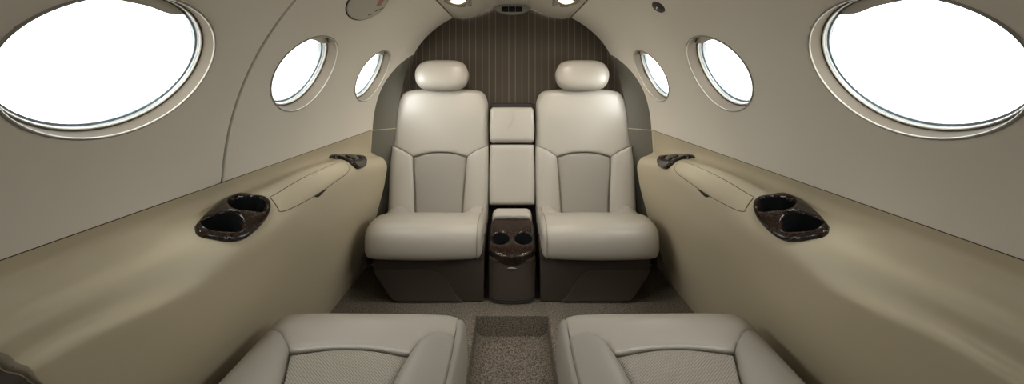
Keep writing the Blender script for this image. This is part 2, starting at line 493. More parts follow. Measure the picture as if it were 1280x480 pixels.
# ---------------------------------------------------------------- floor with the sunken aisle
def build_floor():
    HW = .142; D = .08; YR = 1.66
    sec = [(.80, 0), (HW + .012, 0), (HW + .004, -.003), (HW, -.012), (HW, -D + .030), (HW - .008, -D + .012), (HW - .030, -D), (0, -D)]
    prof = [(-x, z) for x, z in sec] + [(x, z) for x, z in sec[::-1][1:]]
    ys = np.linspace(-1.6, YR, 30)
    G = np.array([[(x, y, z) for x, z in prof] for y in ys])
    verts = list(G.reshape(-1, 3)); nv = len(prof); faces = []
    for i in range(len(ys) - 1):
        for j in range(nv - 1): faces.append((i * nv + j, i * nv + j + 1, (i + 1) * nv + j + 1, (i + 1) * nv + j))
    last = (len(ys) - 1) * nv
    # riser at the end of the aisle, then the raised floor under the rear seats
    top = []
    for j, (x, z) in enumerate(prof):
        verts.append((x, YR + .001, 0)); top.append(len(verts) - 1)
    for j in range(nv - 1):
        if 1:
            faces.append((last + j, last + j + 1, top[j + 1], top[j]))
    b2 = []
    for j, (x, z) in enumerate(prof): verts.append((x, 2.42, 0)); b2.append(len(verts) - 1)
    for j in range(nv - 1): faces.append((top[j], top[j + 1], b2[j + 1], b2[j]))
    struct(link_mesh('floor', verts, faces, M['carpet'], fix=False, autosmooth=60))
build_floor()

# ---------------------------------------------------------------- upper lining with window openings
def ell(yc, hw, ha, n=96):
    t = np.arange(n) * 2 * math.pi / n
    return np.column_stack([WARC + ha * np.cos(t), yc + hw * np.sin(t)])
A0 = .0240; A1 = .757
def rect(a0, a1, b0, b1, r): return [([(a0, b0), (a1, b0)], r), ([(a1, b0), (a1, b1)], r), ([(a1, b1), (a0, b1)], r), ([(a0, b1), (a0, b0)], r)]
def liner(name, sd, y0, y1):
    wins = [ell(y, h, WHA, 40) for y, h in WINS if y0 < y < y1]
    return struct(puff(name, [([(A0, y0), (A1, y0)], .003), ([(A1, y0), (A1, y1)], .003), ([(A1, y1), (A0, y1)], .003), ([(A0, y1), (A0, y0)], .003)],
                liner_map(sd), M['liner'], sp=.015, skirt=.012, holes=wins, hole_r=.006, hole_skirt=.010, step=.012))
liner('wall_left_fore', -1, -1.6, 1.0030)
liner('wall_left_aft', -1, 1.0110, YBACK)
liner('wall_right', 1, -1.6, YBACK)

def aft_overlay(sd, wall):  # thin darker grey sheet over the lining behind the last window
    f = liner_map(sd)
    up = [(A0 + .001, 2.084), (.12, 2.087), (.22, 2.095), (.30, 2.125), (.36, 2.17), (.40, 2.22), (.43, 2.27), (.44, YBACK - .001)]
    puff('aft_overlay_sheet', [(up, .0015), ([(.44, YBACK - .001), (A0 + .001, YBACK - .001)], .001), ([(A0 + .001, YBACK - .001), (A0 + .001, 2.084)], .001)],
         f, M['aft_overlay'], wall, sp=.014, height=.0022, skirt=.003, step=.01)
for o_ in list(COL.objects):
    if o_.name == 'wall_left_aft': aft_overlay(-1, o_)
    if o_.name == 'wall_right': aft_overlay(1, o_)

def seal_strip(n, sd, kind):
    if kind == 'aft':
        pr = [(.775, -.12), (.775, .3), (.735, .60)] + [((R0 + .03) * math.cos(t), CZ + (R0 + .03) * math.sin(t)) for t in np.linspace(0, 1.25, 30)]
        struct(grid_mesh('trim_%d' % n, np.array([[(sd * x, y, z) for x, z in pr] for y in (2.06, YBACK + .03)]), M['gap'])); return
    if kind == 'ring':
        th = np.linspace(0.0, A1 + .02, 60) / R0
        G = np.array([[(sd * (R0 + .006) * math.cos(t), y, CZ + (R0 + .006) * math.sin(t)) for y in (.985, 1.03)] for t in th])
    else:
        ys = np.linspace(-1.6, YBACK, 60)
        if kind == 'top': pr = [((R0 + .008) * math.cos(t), CZ + (R0 + .008) * math.sin(t)) for t in (1.055, 1.085, 1.13)]
        else: pr = [((R0 + .012), CZ - .03), (R0 + .012, CZ + .05)]
        G = np.array([[(sd * (x - float(pinch((0 if kind != 'top' else 1.1), np.array(y)))), float(aft_y(np.array(y), z)), z) for x, z in pr] for y in ys])
    struct(grid_mesh('trim_%d' % n, G, M['gap']))
seal_strip(1, -1, 'ring'); seal_strip(2, -1, 'top'); seal_strip(3, 1, 'top'); seal_strip(4, -1, 'low'); seal_strip(5, 1, 'low'); seal_strip(8, -1, 'aft'); seal_strip(9, 1, 'aft')

# ---------------------------------------------------------------- ceiling
def ceiling():
    half = [(0, 1.361), (.05, 1.360), (.08, 1.356), (.106, 1.341), (.146, 1.325), (.195, 1.301), (.244, 1.287), (.285, 1.284), (.3235, 1.2895), (.327, 1.295), (.329, 1.305)]
    c = crv(half, False, .01)
    prof = np.vstack([np.column_stack([-c[::-1, 0], c[::-1, 1]]), c[1:]])
    ys = np.linspace(-1.6, YBACK, 50)
    G = np.array([[(x, y, z) for x, z in prof] for y in ys])
    Gb = np.array([[(x, YBACK + .0005, z) for x, z in prof], [(x, YBACK + .004, z + .012) for x, z in prof]])
    return struct(grid_mesh('ceiling', np.concatenate([G, Gb]), M['ceiling'], autosmooth=60))
ceiling()

# ---------------------------------------------------------------- aft bulkhead, forward partition
def bulkhead():
    t = np.linspace(0, math.pi, 50)
    poly = [(.80 * math.cos(a), CZ + .80 * math.sin(a)) for a in t] + [(-.80, -.1), (.80, -.1)]
    return struct(prism('wall_back', poly, 'y', YBACK + .012, YBACK + .05, M['stripe'], bevel=0))
bulkhead()
def partition():
    w, z0, z1 = FRONT_OPEN
    sets = [[(-.85, -.1), (-w, -.1), (-w, 1.5), (-.85, 1.5)], [(w, -.1), (.85, -.1), (.85, 1.5), (w, 1.5)], [(-w, z1), (w, z1), (w, 1.5), (-w, 1.5)], [(-w, -.1), (w, -.1), (w, z0), (-w, z0)]]
    verts = []; faces = []
    for s in sets:
        for y in (-1.62, -1.58):
            verts += [(x, y, z) for x, z in s]
        k = len(verts) - 8
        faces += [(k, k + 1, k + 2, k + 3), (k + 4, k + 5, k + 6, k + 7)] + [(k + i, k + (i + 1) % 4, k + 4 + (i + 1) % 4, k + 4 + i) for i in range(4)]
    struct(link_mesh('wall_front', verts, faces, M['panel'], smooth=False))
partition()

# ---------------------------------------------------------------- windows
def window(n, sd, yc, hw):
    th = WARC / R0
    loc = Vector((sd * R0 * math.cos(th), yc, CZ + R0 * math.sin(th)))
    root = root_struct('window_%d' % n, loc)
    f = liner_map(sd); N = 72; t = np.arange(N) * 2 * math.pi / N
    dk = .62 if abs(yc - .688) < .01 else 1.0
    def ring(dy, da, out, ya=0):
        if dy > 0: dy = dy * (.75 if dk < 1 else 1); da = da * (.75 if dk < 1 else 1); out = out * dk
        a = WARC + (WHA - da) * np.cos(t); b = yc + (hw - dy) * np.sin(t)
        return f(a, b, np.full(N, -out))
    # bright outer lip, deep reveal, inner lip, dark seal, pane
    lip = np.array([ring(-.0035, -.0035, .001), ring(-.0030, -.0030, -.0016), ring(-.0008, -.0008, -.0026), ring(.0015, .0015, -.0014), ring(.0020, .0020, .003)])
    grid_mesh('outer_lip', lip, M['lip'], root, closed_u=True)
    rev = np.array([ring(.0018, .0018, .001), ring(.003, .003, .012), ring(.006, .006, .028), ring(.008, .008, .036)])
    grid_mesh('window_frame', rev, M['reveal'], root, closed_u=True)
    lip2 = np.array([ring(.008, .008, .036), ring(.010, .010, .0335), ring(.0125, .0125, .0345), ring(.014, .014, .039)])
    grid_mesh('inner_lip', lip2, M['lip'], root, closed_u=True)
    se = np.array([ring(.0135, .0135, .038), ring(.0155, .0155, .043), ring(.0155, .0155, .046), ring(.020, .020, .049), ring(.021, .021, .060)])
    grid_mesh('window_seal', se, M['seal'], root, closed_u=True, autosmooth=40)
    pn = np.array([ring(.0215 + (hw - .0215) * q, .0215 + (WHA - .0215) * q, .052) for q in (0, .25, .5, .75, .98)])
    pn2 = np.array([ring(.0215 + (hw - .0215) * q, .0215 + (WHA - .0215) * q, .0545) for q in (.98, .75, .5, .25, 0)])
    grid_mesh('pane', np.concatenate([pn, pn2]), M['glass'], root, closed_u=True)
    # pull-down shade, nearly fully raised: only its curved lower edge shows at the top
    K = 31; s = np.linspace(-1, 1, K)
    rows = []
    for lvl, out in ((0, .030), (.5, .030), (.96, .030), (1.0, .028), (1.03, .030), (1.0, .033), (.5, .034), (0, .034)):
        b = yc + s * (hw - .008) * .60
        atop = WARC + (WHA - .007) * np.sqrt(1 - (s * .60) ** 2)
        alow = WARC + (WHA - .007) * (.80 - .045 * np.cos(s * math.pi * .5 * 1.0) ** 2 * 0 - .05 * np.exp(-((s - .55) / .28) ** 2))
        a = atop + (alow - atop) * lvl
        rows.append(f(a, b, np.full(K, -out)))
    grid_mesh('window_shade', np.array(rows), M['white'], root, autosmooth=50)
n = 0
for sd in (-1, 1):
    for yc, hw in WINS[::-1]:
        n += 1; window(n, sd, yc, hw)

# ---------------------------------------------------------------- moulded lower side panels with armrest
CUP = [(0.0884, 0.8639), (0.0815, 0.8785), (0.0685, 0.9116), (0.052, 0.9637), (0.0428, 1.0127), (0.0525, 1.0516), (0.0821, 1.052), (0.1005, 1.064), (0.1188, 1.0618), (0.1354, 1.0456), (0.1476, 1.0195), (0.1563, 0.987), (0.1615, 0.9532), (0.1628, 0.926), (0.158, 0.9021), (0.1471, 0.8811), (0.1328, 0.864), (0.1208, 0.8526), (0.106, 0.8521)]
WELL_A = [(0.0599, 0.9967), (0.0571, 1.0211), (0.0796, 1.0314), (0.0967, 1.0495), (0.1102, 1.0514), (0.1256, 1.0392), (0.1338, 1.0215), (0.1326, 1.0086), (0.1201, 0.9878), (0.101, 0.9663), (0.0831, 0.9694)]
WELL_B = [(0.088, 0.8817), (0.0843, 0.8972), (0.0903, 0.9292), (0.1038, 0.9507), (0.1165, 0.9547), (0.1321, 0.9483), (0.1437, 0.9359), (0.1451, 0.9219), (0.1326, 0.8952), (0.1163, 0.8745), (0.1018, 0.8712)]
LID = [[(0.1111, 1.0795), (0.1115, 1.1236), (0.1098, 1.1938), (0.1087, 1.2725), (0.1072, 1.3959), (0.1028, 1.5154), (0.1098, 1.5721), (0.1367, 1.5602), (0.158, 1.5358), (0.1689, 1.4799), (0.1719, 1.3815), (0.1737, 1.2978), (0.1719, 1.2247), (0.1661, 1.1496)], [(0.1661, 1.1496), (0.159, 1.0885), (0.1527, 1.0653)], [(0.1527, 1.0653), (0.1375, 1.07), (0.1111, 1.0795)]]
NOTCH = [(0.1738, 1.2378), (0.1742, 1.2701), (0.1754, 1.3203), (0.1799, 1.2947), (0.1827, 1.2603)]
CTRL = [(0.0364, 1.5925), (0.032, 1.6188), (0.0338, 1.6642), (0.0413, 1.7051), (0.0552, 1.7304), (0.0782, 1.7497), (0.0968, 1.7901), (0.1213, 1.7855), (0.1513, 1.7446), (0.1698, 1.6969), (0.1749, 1.6484), (0.1707, 1.611), (0.1579, 1.5931), (0.135, 1.5887), (0.099, 1.6149), (0.0683, 1.6269), (0.048, 1.6161), (0.0404, 1.5966)]
SLIT_A = [(0.0775, 1.6645), (0.0879, 1.6938), (0.1232, 1.6516), (0.1362, 1.6252), (0.1195, 1.6207)]
SLIT_B = [(0.1055, 1.7211), (0.1169, 1.7435), (0.139, 1.7196), (0.1409, 1.6993), (0.1248, 1.7073)]

def shrinkpoly(P, d):
    C = crv(P, True, .006); t = np.roll(C, -1, 0) - np.roll(C, 1, 0); t /= np.linalg.norm(t, axis=1)[:, None]
    nn = np.column_stack([-t[:, 1], t[:, 0]])
    test = C + nn * 1e-4
    s = 1 if inside(test, C).mean() > .5 else -1
    return C + nn * s * d

def side_panel(sd, n):
    f = side_map(sd)
    ew = np.concatenate([np.linspace(0, .22, 34), np.linspace(.24, WT[-1] - .01, 20)])
    rows = YEND + .03 * np.sin(np.linspace(0, 1, 9) * math.pi / 2)
    rows = np.concatenate([rows, [YEND + .034, 2.10, 2.16, 2.22, 2.27]])
    ex = np.array([(w, y) for w in ew for y in rows])
    outer = np.array([(w, -1.6) for w in np.linspace(0, WT[-1], 20)] + [(WT[-1], y) for y in np.linspace(-1.6, YBACK, 60)][1:] +
                     [(w, YBACK) for w in np.linspace(WT[-1], 0, 20)][1:] + [(0, y) for y in np.linspace(YBACK, -1.6, 160)][1:-1])
    hole = shrinkpoly(CUP, .004)
    # fine grid on the armrest itself
    fg = np.array([(w, y) for w in np.linspace(.006, .26, 32) for y in np.linspace(-.1, 2.04, 150)])
    G = np.vstack([ex, fg, np.array([(w, y) for w in np.linspace(.28, WT[-1] - .02, 14) for y in np.linspace(-1.55, 2.03, 60)]),
                   np.array([(w, y) for w in np.linspace(.01, .25, 12) for y in np.linspace(-1.55, -.12, 24)])])
    G = G[~inside(G, hole)]; G = G[dist(G, hole, True) > .003]
    V = np.vstack([outer, hole, G]); no, nh = len(outer), len(hole)
    E = [(i, (i + 1) % no) for i in range(no)] + [(no + i, no + (i + 1) % nh) for i in range(nh)]
    r = delaunay_2d_cdt([Vector(p) for p in V], E, [], 0, 1e-7)
    vs = np.array([tuple(v) for v in r[0]]); tr = np.array([q for q in r[2] if len(q) == 3]); c = vs[tr].mean(1)
    tr = tr[~inside(c, hole)]
    P = f(vs[:, 0], vs[:, 1], np.zeros(len(vs)))
    t = struct(link_mesh('trim_%d' % n, P, tr, M['panel'], autosmooth=55))
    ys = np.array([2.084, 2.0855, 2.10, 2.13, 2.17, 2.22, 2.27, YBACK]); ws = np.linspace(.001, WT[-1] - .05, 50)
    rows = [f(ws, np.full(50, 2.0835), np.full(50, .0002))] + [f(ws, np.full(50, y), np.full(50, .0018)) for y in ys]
    grid_mesh('aft_overlay_sheet', np.array(rows), M['aft_overlay'], t)  # the darker grey sheet continued down the side panel
    return t

def ring_line(poly, f, hgt, closed=True):
    C = crv(poly, closed, .006) if closed is not None else poly
    return f(C[:, 0], C[:, 1], np.full(len(C), hgt))

def side_fittings(sd):
    f = side_map(sd); S = 'left' if sd < 0 else 'right'
    P0 = f(np.array([.10]), np.array([.955]), np.zeros(1))[0]
    # ---- double cup holder
    cup = thing('cup_holder', P0, 'glossy dark burl double cup holder set in the %s armrest' % S, 'cup holder', )
    C = CUP
    q = crv(CUP, True, .01); q = np.vstack([q, q.mean(0) + (q - q.mean(0)) * .5]); T3 = f(q[:, 0], q[:, 1], np.zeros(len(q)))
    basis = lambda a, b: np.column_stack([np.ones_like(a), a - .1, b - .95, (a - .1) ** 2, (a - .1) * (b - .95), (b - .95) ** 2])
    co = np.linalg.lstsq(basis(q[:, 0], q[:, 1]), T3, rcond=None)[0]
    def fq(a, b, h):
        P = basis(a, b) @ co; e = 1e-3
        N = np.cross((basis(a + e, b) - basis(a - e, b)) @ co, (basis(a, b + e) - basis(a, b - e)) @ co); N /= np.linalg.norm(N, axis=1)[:, None]
        N *= np.where(N[:, 2] < 0, -1, 1)[:, None]
        return P + N * np.asarray(h)[:, None]
    f0 = f; f = fq
    puff('bezel', [(C[:10], .006), (C[9:] + C[:1], .006)], f, M['burl'], cup, sp=.008, height=.009, skirt=.022,
         holes=[WELL_A, WELL_B], hole_r=.006, hole_skirt=.008, step=.005)
    for W in (WELL_A, WELL_B):
        L = crv(W, True, .005)
        top = f(L[:, 0], L[:, 1], np.full(len(L), .004))
        cen = top.mean(0); dn = np.array([sd * .35, 0, -1.]); dn /= np.linalg.norm(dn)
        rows = [top]
        for q, k in ((.25, .97), (.6, .93), (.92, .88), (1., .80)): rows.append(cen + (top - cen) * k + dn * .062 * q)
        rows.append(cen + (top - cen) * .01 + dn * .062)
        grid_mesh('cup_well', np.array(rows), M['well'], cup, closed_u=True)
    f = f0
    # ---- storage lid with its shadow gap and finger notch
    P1 = f(np.array([.13]), np.array([1.3]), np.zeros(1))[0]
    lid = thing('storage_lid', P1, 'long rounded beige storage lid flush in the %s armrest' % S, 'lid')
    puff('lid_panel', [(c, .0016) for c in LID], f, M['panel'], lid, sp=.012, height=.0026, skirt=.003)
    line = np.vstack([crv(c, False, .006)[:-1] for c in LID])
    tube('shadow_gap', f(line[:, 0], line[:, 1], np.full(len(line), .0006)), .0012, M['gap_soft'], lid, closed=True, seg=6)
    NT = NOTCH
    puff('finger_notch', [(NT[:4], .001), (NT[3:] + NT[:1], .001)], f, M['slot'], lid, sp=.006, height=.0034, skirt=.003)
    # ---- sculpted control
    P2 = f(np.array([.1]), np.array([1.68]), np.zeros(1))[0]
    ct = thing('control_pod', P2, 'small sculpted dark burl control pod on the aft end of the %s armrest' % S, 'control')
    puff('pod_body', [(CTRL[:9], .008), (CTRL[8:] + CTRL[:1], .008)], f, M['burl'], ct, sp=.008, height=.014, skirt=.010,
         H=lambda a, b: -.006 * np.exp(-(((a - .105) / .03) ** 2 + ((b - 1.665) / .04) ** 2)))
    for s_ in (SLIT_A, SLIT_B):
        puff('slot', [(s_[:3], .001), (s_[2:] + s_[:1], .001)], f, M['black'], ct, sp=.006, height=.0165, skirt=.012)
side_panel(-1, 6); side_panel(1, 7)
side_fittings(-1); side_fittings(1)

# pull pocket low on the left panel beside the entry
def pocket():
    f = side_map(-1)
    P = [(0.1438, 0.5353), (0.152, 0.5407), (0.1699, 0.5512), (0.2066, 0.5559), (0.2471, 0.5617), (0.2677, 0.5702), (0.2823, 0.577), (0.2686, 0.5661), (0.2439, 0.5538), (0.2134, 0.5464), (0.1734, 0.5392), (0.164, 0.534)]
    o = f(np.array([P[2][0]]), np.array([P[2][1]]), np.zeros(1))[0]
    t = thing('pull_handle', o, 'taupe moulded pull handle low on the left side panel at the frame edge', 'handle')
    puff('handle_body', [(P[:7], .008), (P[6:], .004), ([P[-1], P[0]], .003)], f, M['brown_grip'], t, sp=.008, height=.007, skirt=.008)
    Q = [(0.1664, 0.5338), (0.1762, 0.5388), (0.2178, 0.5455), (0.2465, 0.5538), (0.2709, 0.5662), (0.2868, 0.5773), (0.3102, 0.5783), (0.2592, 0.5218)]
    puff('recess', [(Q[:6], .003), (Q[5:], .003), ([Q[-1], Q[0]], .002)], f, M['brown'], t, sp=.012, height=.002, skirt=.002)
M['brown_grip'] = mat('taupe_plastic', (.24, .205, .15), .5, .4)
pocket()

# ---------------------------------------------------------------- rear seats
def seams(f, H, items, parent):
    """dark thread in the grooves between leather panels, painting their shade"""
    V = []; Fc = []
    for c, r in items:
        C = crv(c, False, .008); h = -r + .0006 + (H(C[:, 0], C[:, 1]) if H else 0)
        o = tube('tmp', f(C[:, 0], C[:, 1], h), .0021, M['seam_thread_shade'], None, seg=6)
        k = len(V); V += [tuple(v.co) for v in o.data.vertices]; Fc += [tuple(k + i for i in p.vertices) for p in o.data.polygons]
        bpy.data.objects.remove(o)
    link_mesh('seam_stitching_shade', V, Fc, M['seam_thread_shade'], parent)
REC = math.radians(14.5); B0 = np.array([0, 2.062, .27])
def back_map(xc, sd=1, fwd=0.0):
    V = np.array([0, math.sin(REC), math.cos(REC)]); Nn = np.array([0, -math.cos(REC), math.sin(REC)])
    def fn(u, v, h):
        return np.array([xc, 0, 0]) + B0 + np.outer(u * sd, [1, 0, 0]) + np.outer(v, V) + np.outer(h + fwd, Nn)
    return fn

CP = crv([(2.14, .262), (2.08, .268), (2.02, .288), (1.95, .316), (1.87, .340), (1.79, .350), (1.73, .343), (1.695, .318), (1.682, .280), (1.684, .240), (1.694, .216), (1.712, .208)], False, .004)
CPL = np.concatenate([[0], np.cumsum(np.linalg.norm(np.diff(CP, axis=0), axis=1))])
TL = CPL[-1]
def cushion_map(xc, sd):
    tan = np.gradient(CP, axis=0); tan /= np.linalg.norm(tan, axis=1)[:, None]
    nor = np.column_stack([tan[:, 1], -tan[:, 0]])     # outward normal of the rolled profile
    def fn(u, t, h):
        y = np.interp(t, CPL, CP[:, 0]); z = np.interp(t, CPL, CP[:, 1])
        ny = np.interp(t, CPL, nor[:, 0]); nz = np.interp(t, CPL, nor[:, 1]); l = np.hypot(ny, nz)
        return np.column_stack([xc + sd * u, y + h * ny / l, z + h * nz / l])
    def inner(u, t):
        P = fn(u, t, np.full(len(u), -.03))
        c = np.array([0, 1.90, .24])
        P[:, 1] = P[:, 1] * .25 + c[1] * .75; P[:, 2] = P[:, 2] * .25 + c[2] * .75
        return P
    return fn, inner

def rear_seat(S, label):
    """S = +1: right seat, -1: left seat.  local u: + towards the centre console"""
    xc = S * .368; sd = -S
    root = thing('cabin_seat', (xc, 1.9, 0), label, 'seat', 'rear cabin seats')
    f = back_map(xc, sd)
    seamL = [(-.252, .345), (-.195, .322), (-.140, .290)]; arch = [(-.140, .290), (-.07, .308), (0, .313), (.07, .308), (.139, .290)]
    seamR = [(.139, .290), (.19, .322), (.247, .345)]
    Hup = lambda u, v: .016 * smooth01((v - .28) / .25) + .012 * np.cos(np.clip(u / .25, -1, 1) * math.pi / 2)
    puff('backrest_upper', [(seamL, .010), (arch, .010), (seamR, .010),
          ([(.247, .345), (.244, .45), (.240, .56), (.232, .600), (.215, .628), (.185, .642), (.10, .649), (0, .651), (-.10, .649), (-.175, .642), (-.208, .628), (-.228, .600), (-.238, .56), (-.247, .45), (-.252, .345)], .040)],
         f, M['leather'], root, H=Hup, skirt=.03)
    Hb = lambda u, v: .022 * smooth01((np.abs(u) - .10) / .09) - .004 + .006 * smooth01((v - .05) / .25)
    insL = [(-.107, -.04), (-.120, .10), (-.134, .22), (-.140, .290)]; insR = [(.139, .290), (.134, .22), (.126, .10), (.120, -.04)]
    puff('bolster', [(seamL, .010), (insL[::-1], .012), ([(-.107, -.04), (-.25, -.04)], .01), ([(-.25, -.04), (-.255, .10), (-.257, .22), (-.252, .345)], .035)], f, M['leather'], root, H=Hb, skirt=.03)
    puff('bolster', [(seamR, .010), ([(.247, .345), (.250, .22), (.250, .10), (.246, -.04)], .035), ([(.246, -.04), (.120, -.04)], .01), (insR[::-1], .012)], f, M['leather'], root, H=Hb, skirt=.03)
    puff('backrest_insert', [(arch, .012), (insR, .012), ([(.120, -.04), (-.107, -.04)], .01), (insL, .012)], f, M['leather_dim'], root, H=lambda u, v: -.004 + .006 * np.cos(u / .14 * 1.5), skirt=.03)
    seams(f, lambda u, v: .003 + .012 * np.abs(u) / .25, [(seamL[:-1] + arch + seamR[1:], .010), (insL, .010), (insR, .010)], root)
    # rear shell of the backrest
    sh = [(-.25, -.06), (.244, -.06), (.244, .34), (.235, .57), (.20, .635), (-.20, .635), (-.235, .57), (-.25, .34)]
    sc_ = crv(sh, True, .03)
    rows = [f(sc_[:, 0] * k, sc_[:, 1], np.full(len(sc_), h)) for k, h in ((.90, -.035), (.90, -.055), (.86, -.072))]
    rows.append(f(sc_[:, 0] * .01, sc_[:, 1] * .01 + .3, np.full(len(sc_), -.075)))
    rows.insert(0, f(sc_[:, 0] * .01, sc_[:, 1] * .01 + .3, np.full(len(sc_), -.034)))
    grid_mesh('back_shell', np.array(rows), M['brown_dk'], root, closed_u=True)
    # headrest: padded barrel with end seams
    V = np.array([0, math.sin(REC), math.cos(REC)]); Nn = np.array([0, -math.cos(REC), math.sin(REC)])
    hc = np.array([xc - S * .005 * 0 - S * (-.0), 0, 0]) + B0 + V * .715 + Nn * .048
    hx = .0
    us = np.sin(np.linspace(-1, 1, 57) * math.pi / 2); G = []
    for u in us:
        k = max(0., 1 - abs(u) ** 3.4) ** (1 / 3.3)
        row = []
        for a in np.linspace(0, 2 * math.pi, 40, endpoint=False):
            ca, sa = math.cos(a), math.sin(a)
            cy = math.copysign(abs(ca) ** .72, ca); sz = math.copysign(abs(sa) ** .68, sa)
            top = .074 if sa > 0 else .088
            wd = .141 * u
            groove = 1 - .028 * math.exp(-((abs(u) - .90) / .018) ** 2)
            taper = 1 - (.06 * max(0, sz) * 1)
            p = hc + np.array([wd * (1 - .07 * max(0, sz) ** 2 - .03 * max(0, -sz) ** 2), 0, 0]) + V * (sz * top * k * groove) + Nn * (cy * .052 * max(k, .0) * groove)
            row.append(p)
        G.append(row)
    hr = grid_mesh('headrest', np.array(G), M['leather'], root, closed_u=True, caps=True)
    for q in (-.06, .06):
        a = np.array([xc + q, 0, 0]) + B0 + V * .60 - Nn * .005
        tube('headrest_post', [a, a + V * .06, a + V * .12 + Nn * .03], .006, M['chrome'], root)
    # seat cushion: one leather cover rolled over the front edge
    g, inner = cushion_map(xc, sd)
    Hc = lambda u, t: .046 * smooth01((np.abs(u) - .115) / .07) * (1 - smooth01((t - .08) / .15)) + .007 * np.cos(np.clip(u / .24, -1, 1) * math.pi / 2) * smooth01((t - .1) / .1)
    puff('seat_cushion', [([(-.232, 0), (.246, 0)], .01), ([(.246, 0), (.247, .2), (.248, .42), (.244, .50), (.243, TL - .012), (.232, TL)], .030),
          ([(.232, TL), (0, TL), (-.222, TL)], .012), ([(-.222, TL), (-.236, TL - .02), (-.238, .50), (-.240, .42), (-.238, .2), (-.232, 0)], .034)],
         g, M['leather'], root, H=Hc, skirtfn=inner)
    # side seam of the cushion
    tt = np.linspace(.12, TL - .02, 60)
    hs = -drop(np.full(60, .022), .030) + Hc(np.full(60, .226), tt)
    tube('piping', g(np.full(60, .226), tt, hs + .0005), .0022, M['leather_dim'], root, seg=6)
    # base with chamfered outboard corner
    xo, xi = -.220, .248
    def X(u): return xc + sd * u
    poly = [(X(xi), .004), (X(-.117), .004), (X(-.150), .020), (X(-.212), .115), (X(-.222), .150), (X(-.222), .235), (X(xi), .235)]
    prism('seat_base', poly, 'y', 1.762, 2.08, M['brown'], root, bevel=.006)
    fb = lambda a, b, h: np.column_stack([X(a), 1.762 - h, b])
    kick = [([(-.208, .128), (-.212, .140), (-.205, .146)], .003), ([(-.205, .146), (-.02, .146), (.03, .143), (.065, .128), (.092, .100), (.115, .060), (.135, .030), (.158, .010)], .003),
            ([(.158, .010), (-.112, .010)], .003), ([(-.112, .010), (-.142, .024), (-.208, .128)], .003)]
    puff('kick_panel', kick, fb, M['brown'], root, sp=.02, height=.011, skirt=.013)
    prism('skirt_rail', [(X(xi), .19), (X(-.222), .19), (X(-.222), .232), (X(xi), .232)], 'y', 1.750, 1.765, M['brown'], root, bevel=.004)
    # dark block painting the shadow in the gap between cushion and wall
    prism('gap_shade_block', [(1.72, .16), (2.10, .16), (2.12, .27), (1.99, .285), (1.86, .27), (1.74, .20)], 'x', X(-.236), X(-.262), M['brown_dk'], root, bevel=.005)
    return root
rear_seat(-1, 'light grey leather seat with headrest on the left against the pinstriped bulkhead')
rear_seat(1, 'light grey leather seat with headrest on the right against the pinstriped bulkhead')

# ---------------------------------------------------------------- centre console between the rear seats
def centre_back():
    root = thing('padded_divider', (0, 2.1, .32), 'narrow leather divider of two stacked pads between the rear seat backs', 'divider')
    f = back_map(0)
    W = .1135
    lo = [([(-W, .052), (W, .052)], .02), ([(W, .052), (W + .003, .2), (W, .352)], .022), ([(W, .352), (-W, .352)], .016), ([(-W, .352), (-W - .003, .2), (-W, .052)], .022)]
    puff('lower_pad', lo, f, M['leather'], root, H=lambda u, v: .014 + .006 * np.cos(u / W * 1.5), skirt=.06)
    k = .012
    up = [([(-W + k, .360), (W - k, .360)], .022), ([(W - k, .360), (W, .360 + k)], .022), ([(W, .360 + k), (W + .003, .44), (W, .545 - k)], .022), ([(W, .545 - k), (W - k, .545)], .022),
          ([(W - k, .545), (-W + k, .545)], .022), ([(-W + k, .545), (-W, .545 - k)], .022), ([(-W, .545 - k), (-W - .003, .44), (-W, .360 + k)], .022), ([(-W, .360 + k), (-W + k, .360)], .022)]
    puff('upper_pad', up, f, M['leather'], root, H=lambda u, v: .030 + .006 * np.cos(u / W * 1.5), skirt=.06)
    # small embossed rearing figure
    em = [[(.006, .474), (.012, .488), (.010, .502), (.004, .508)], [(.012, .488), (.020, .478), (.018, .470)], [(.010, .500), (.002, .498), (-.002, .492)],
          [(.006, .474), (-.004, .462), (-.012, .450), (-.010, .438)], [(-.004, .462), (.000, .448), (-.004, .436)], [(-.012, .452), (-.020, .440), (-.018, .430)]]
    for i, c in enumerate(em):
        C = crv(c, False, .003)
        h = .0315 + .006 * np.cos(C[:, 0] / W * 1.5)
        E = tube('embossed_emblem', f(C[:, 0], C[:, 1], h - .0010), .0012, M['leather'], root, seg=6)
        emb.append(E)
    bd = [(2.06, .30), (2.22, .86), (2.26, .86), (2.16, .30)]
    prism('pad_shell', [(2.075, .33), (2.085, .33), (2.215, .82), (2.255, .82), (2.14, .33)][1:], 'x', -.105, .105, M['brown_dk'], root, bevel=.005)
emb = []
centre_back()
# the emblem strokes are one raised mark: join them
def join(objs):
    a = objs[0]; V = []; Fc = []
    for o in objs:
        k = len(V); V += [tuple(o.matrix_parent_inverse @ v.co) if False else tuple(v.co) for v in o.data.vertices]; Fc += [tuple(k + i for i in p.vertices) for p in o.data.polygons]
    me = bpy.data.meshes.new('embossed_emblem'); me.from_pydata(V, [], Fc); me.materials.append(a.data.materials[0])
    for p in me.polygons: p.use_smooth = True
    a.data = me
    for o in objs[1:]: bpy.data.objects.remove(o)
join(emb)

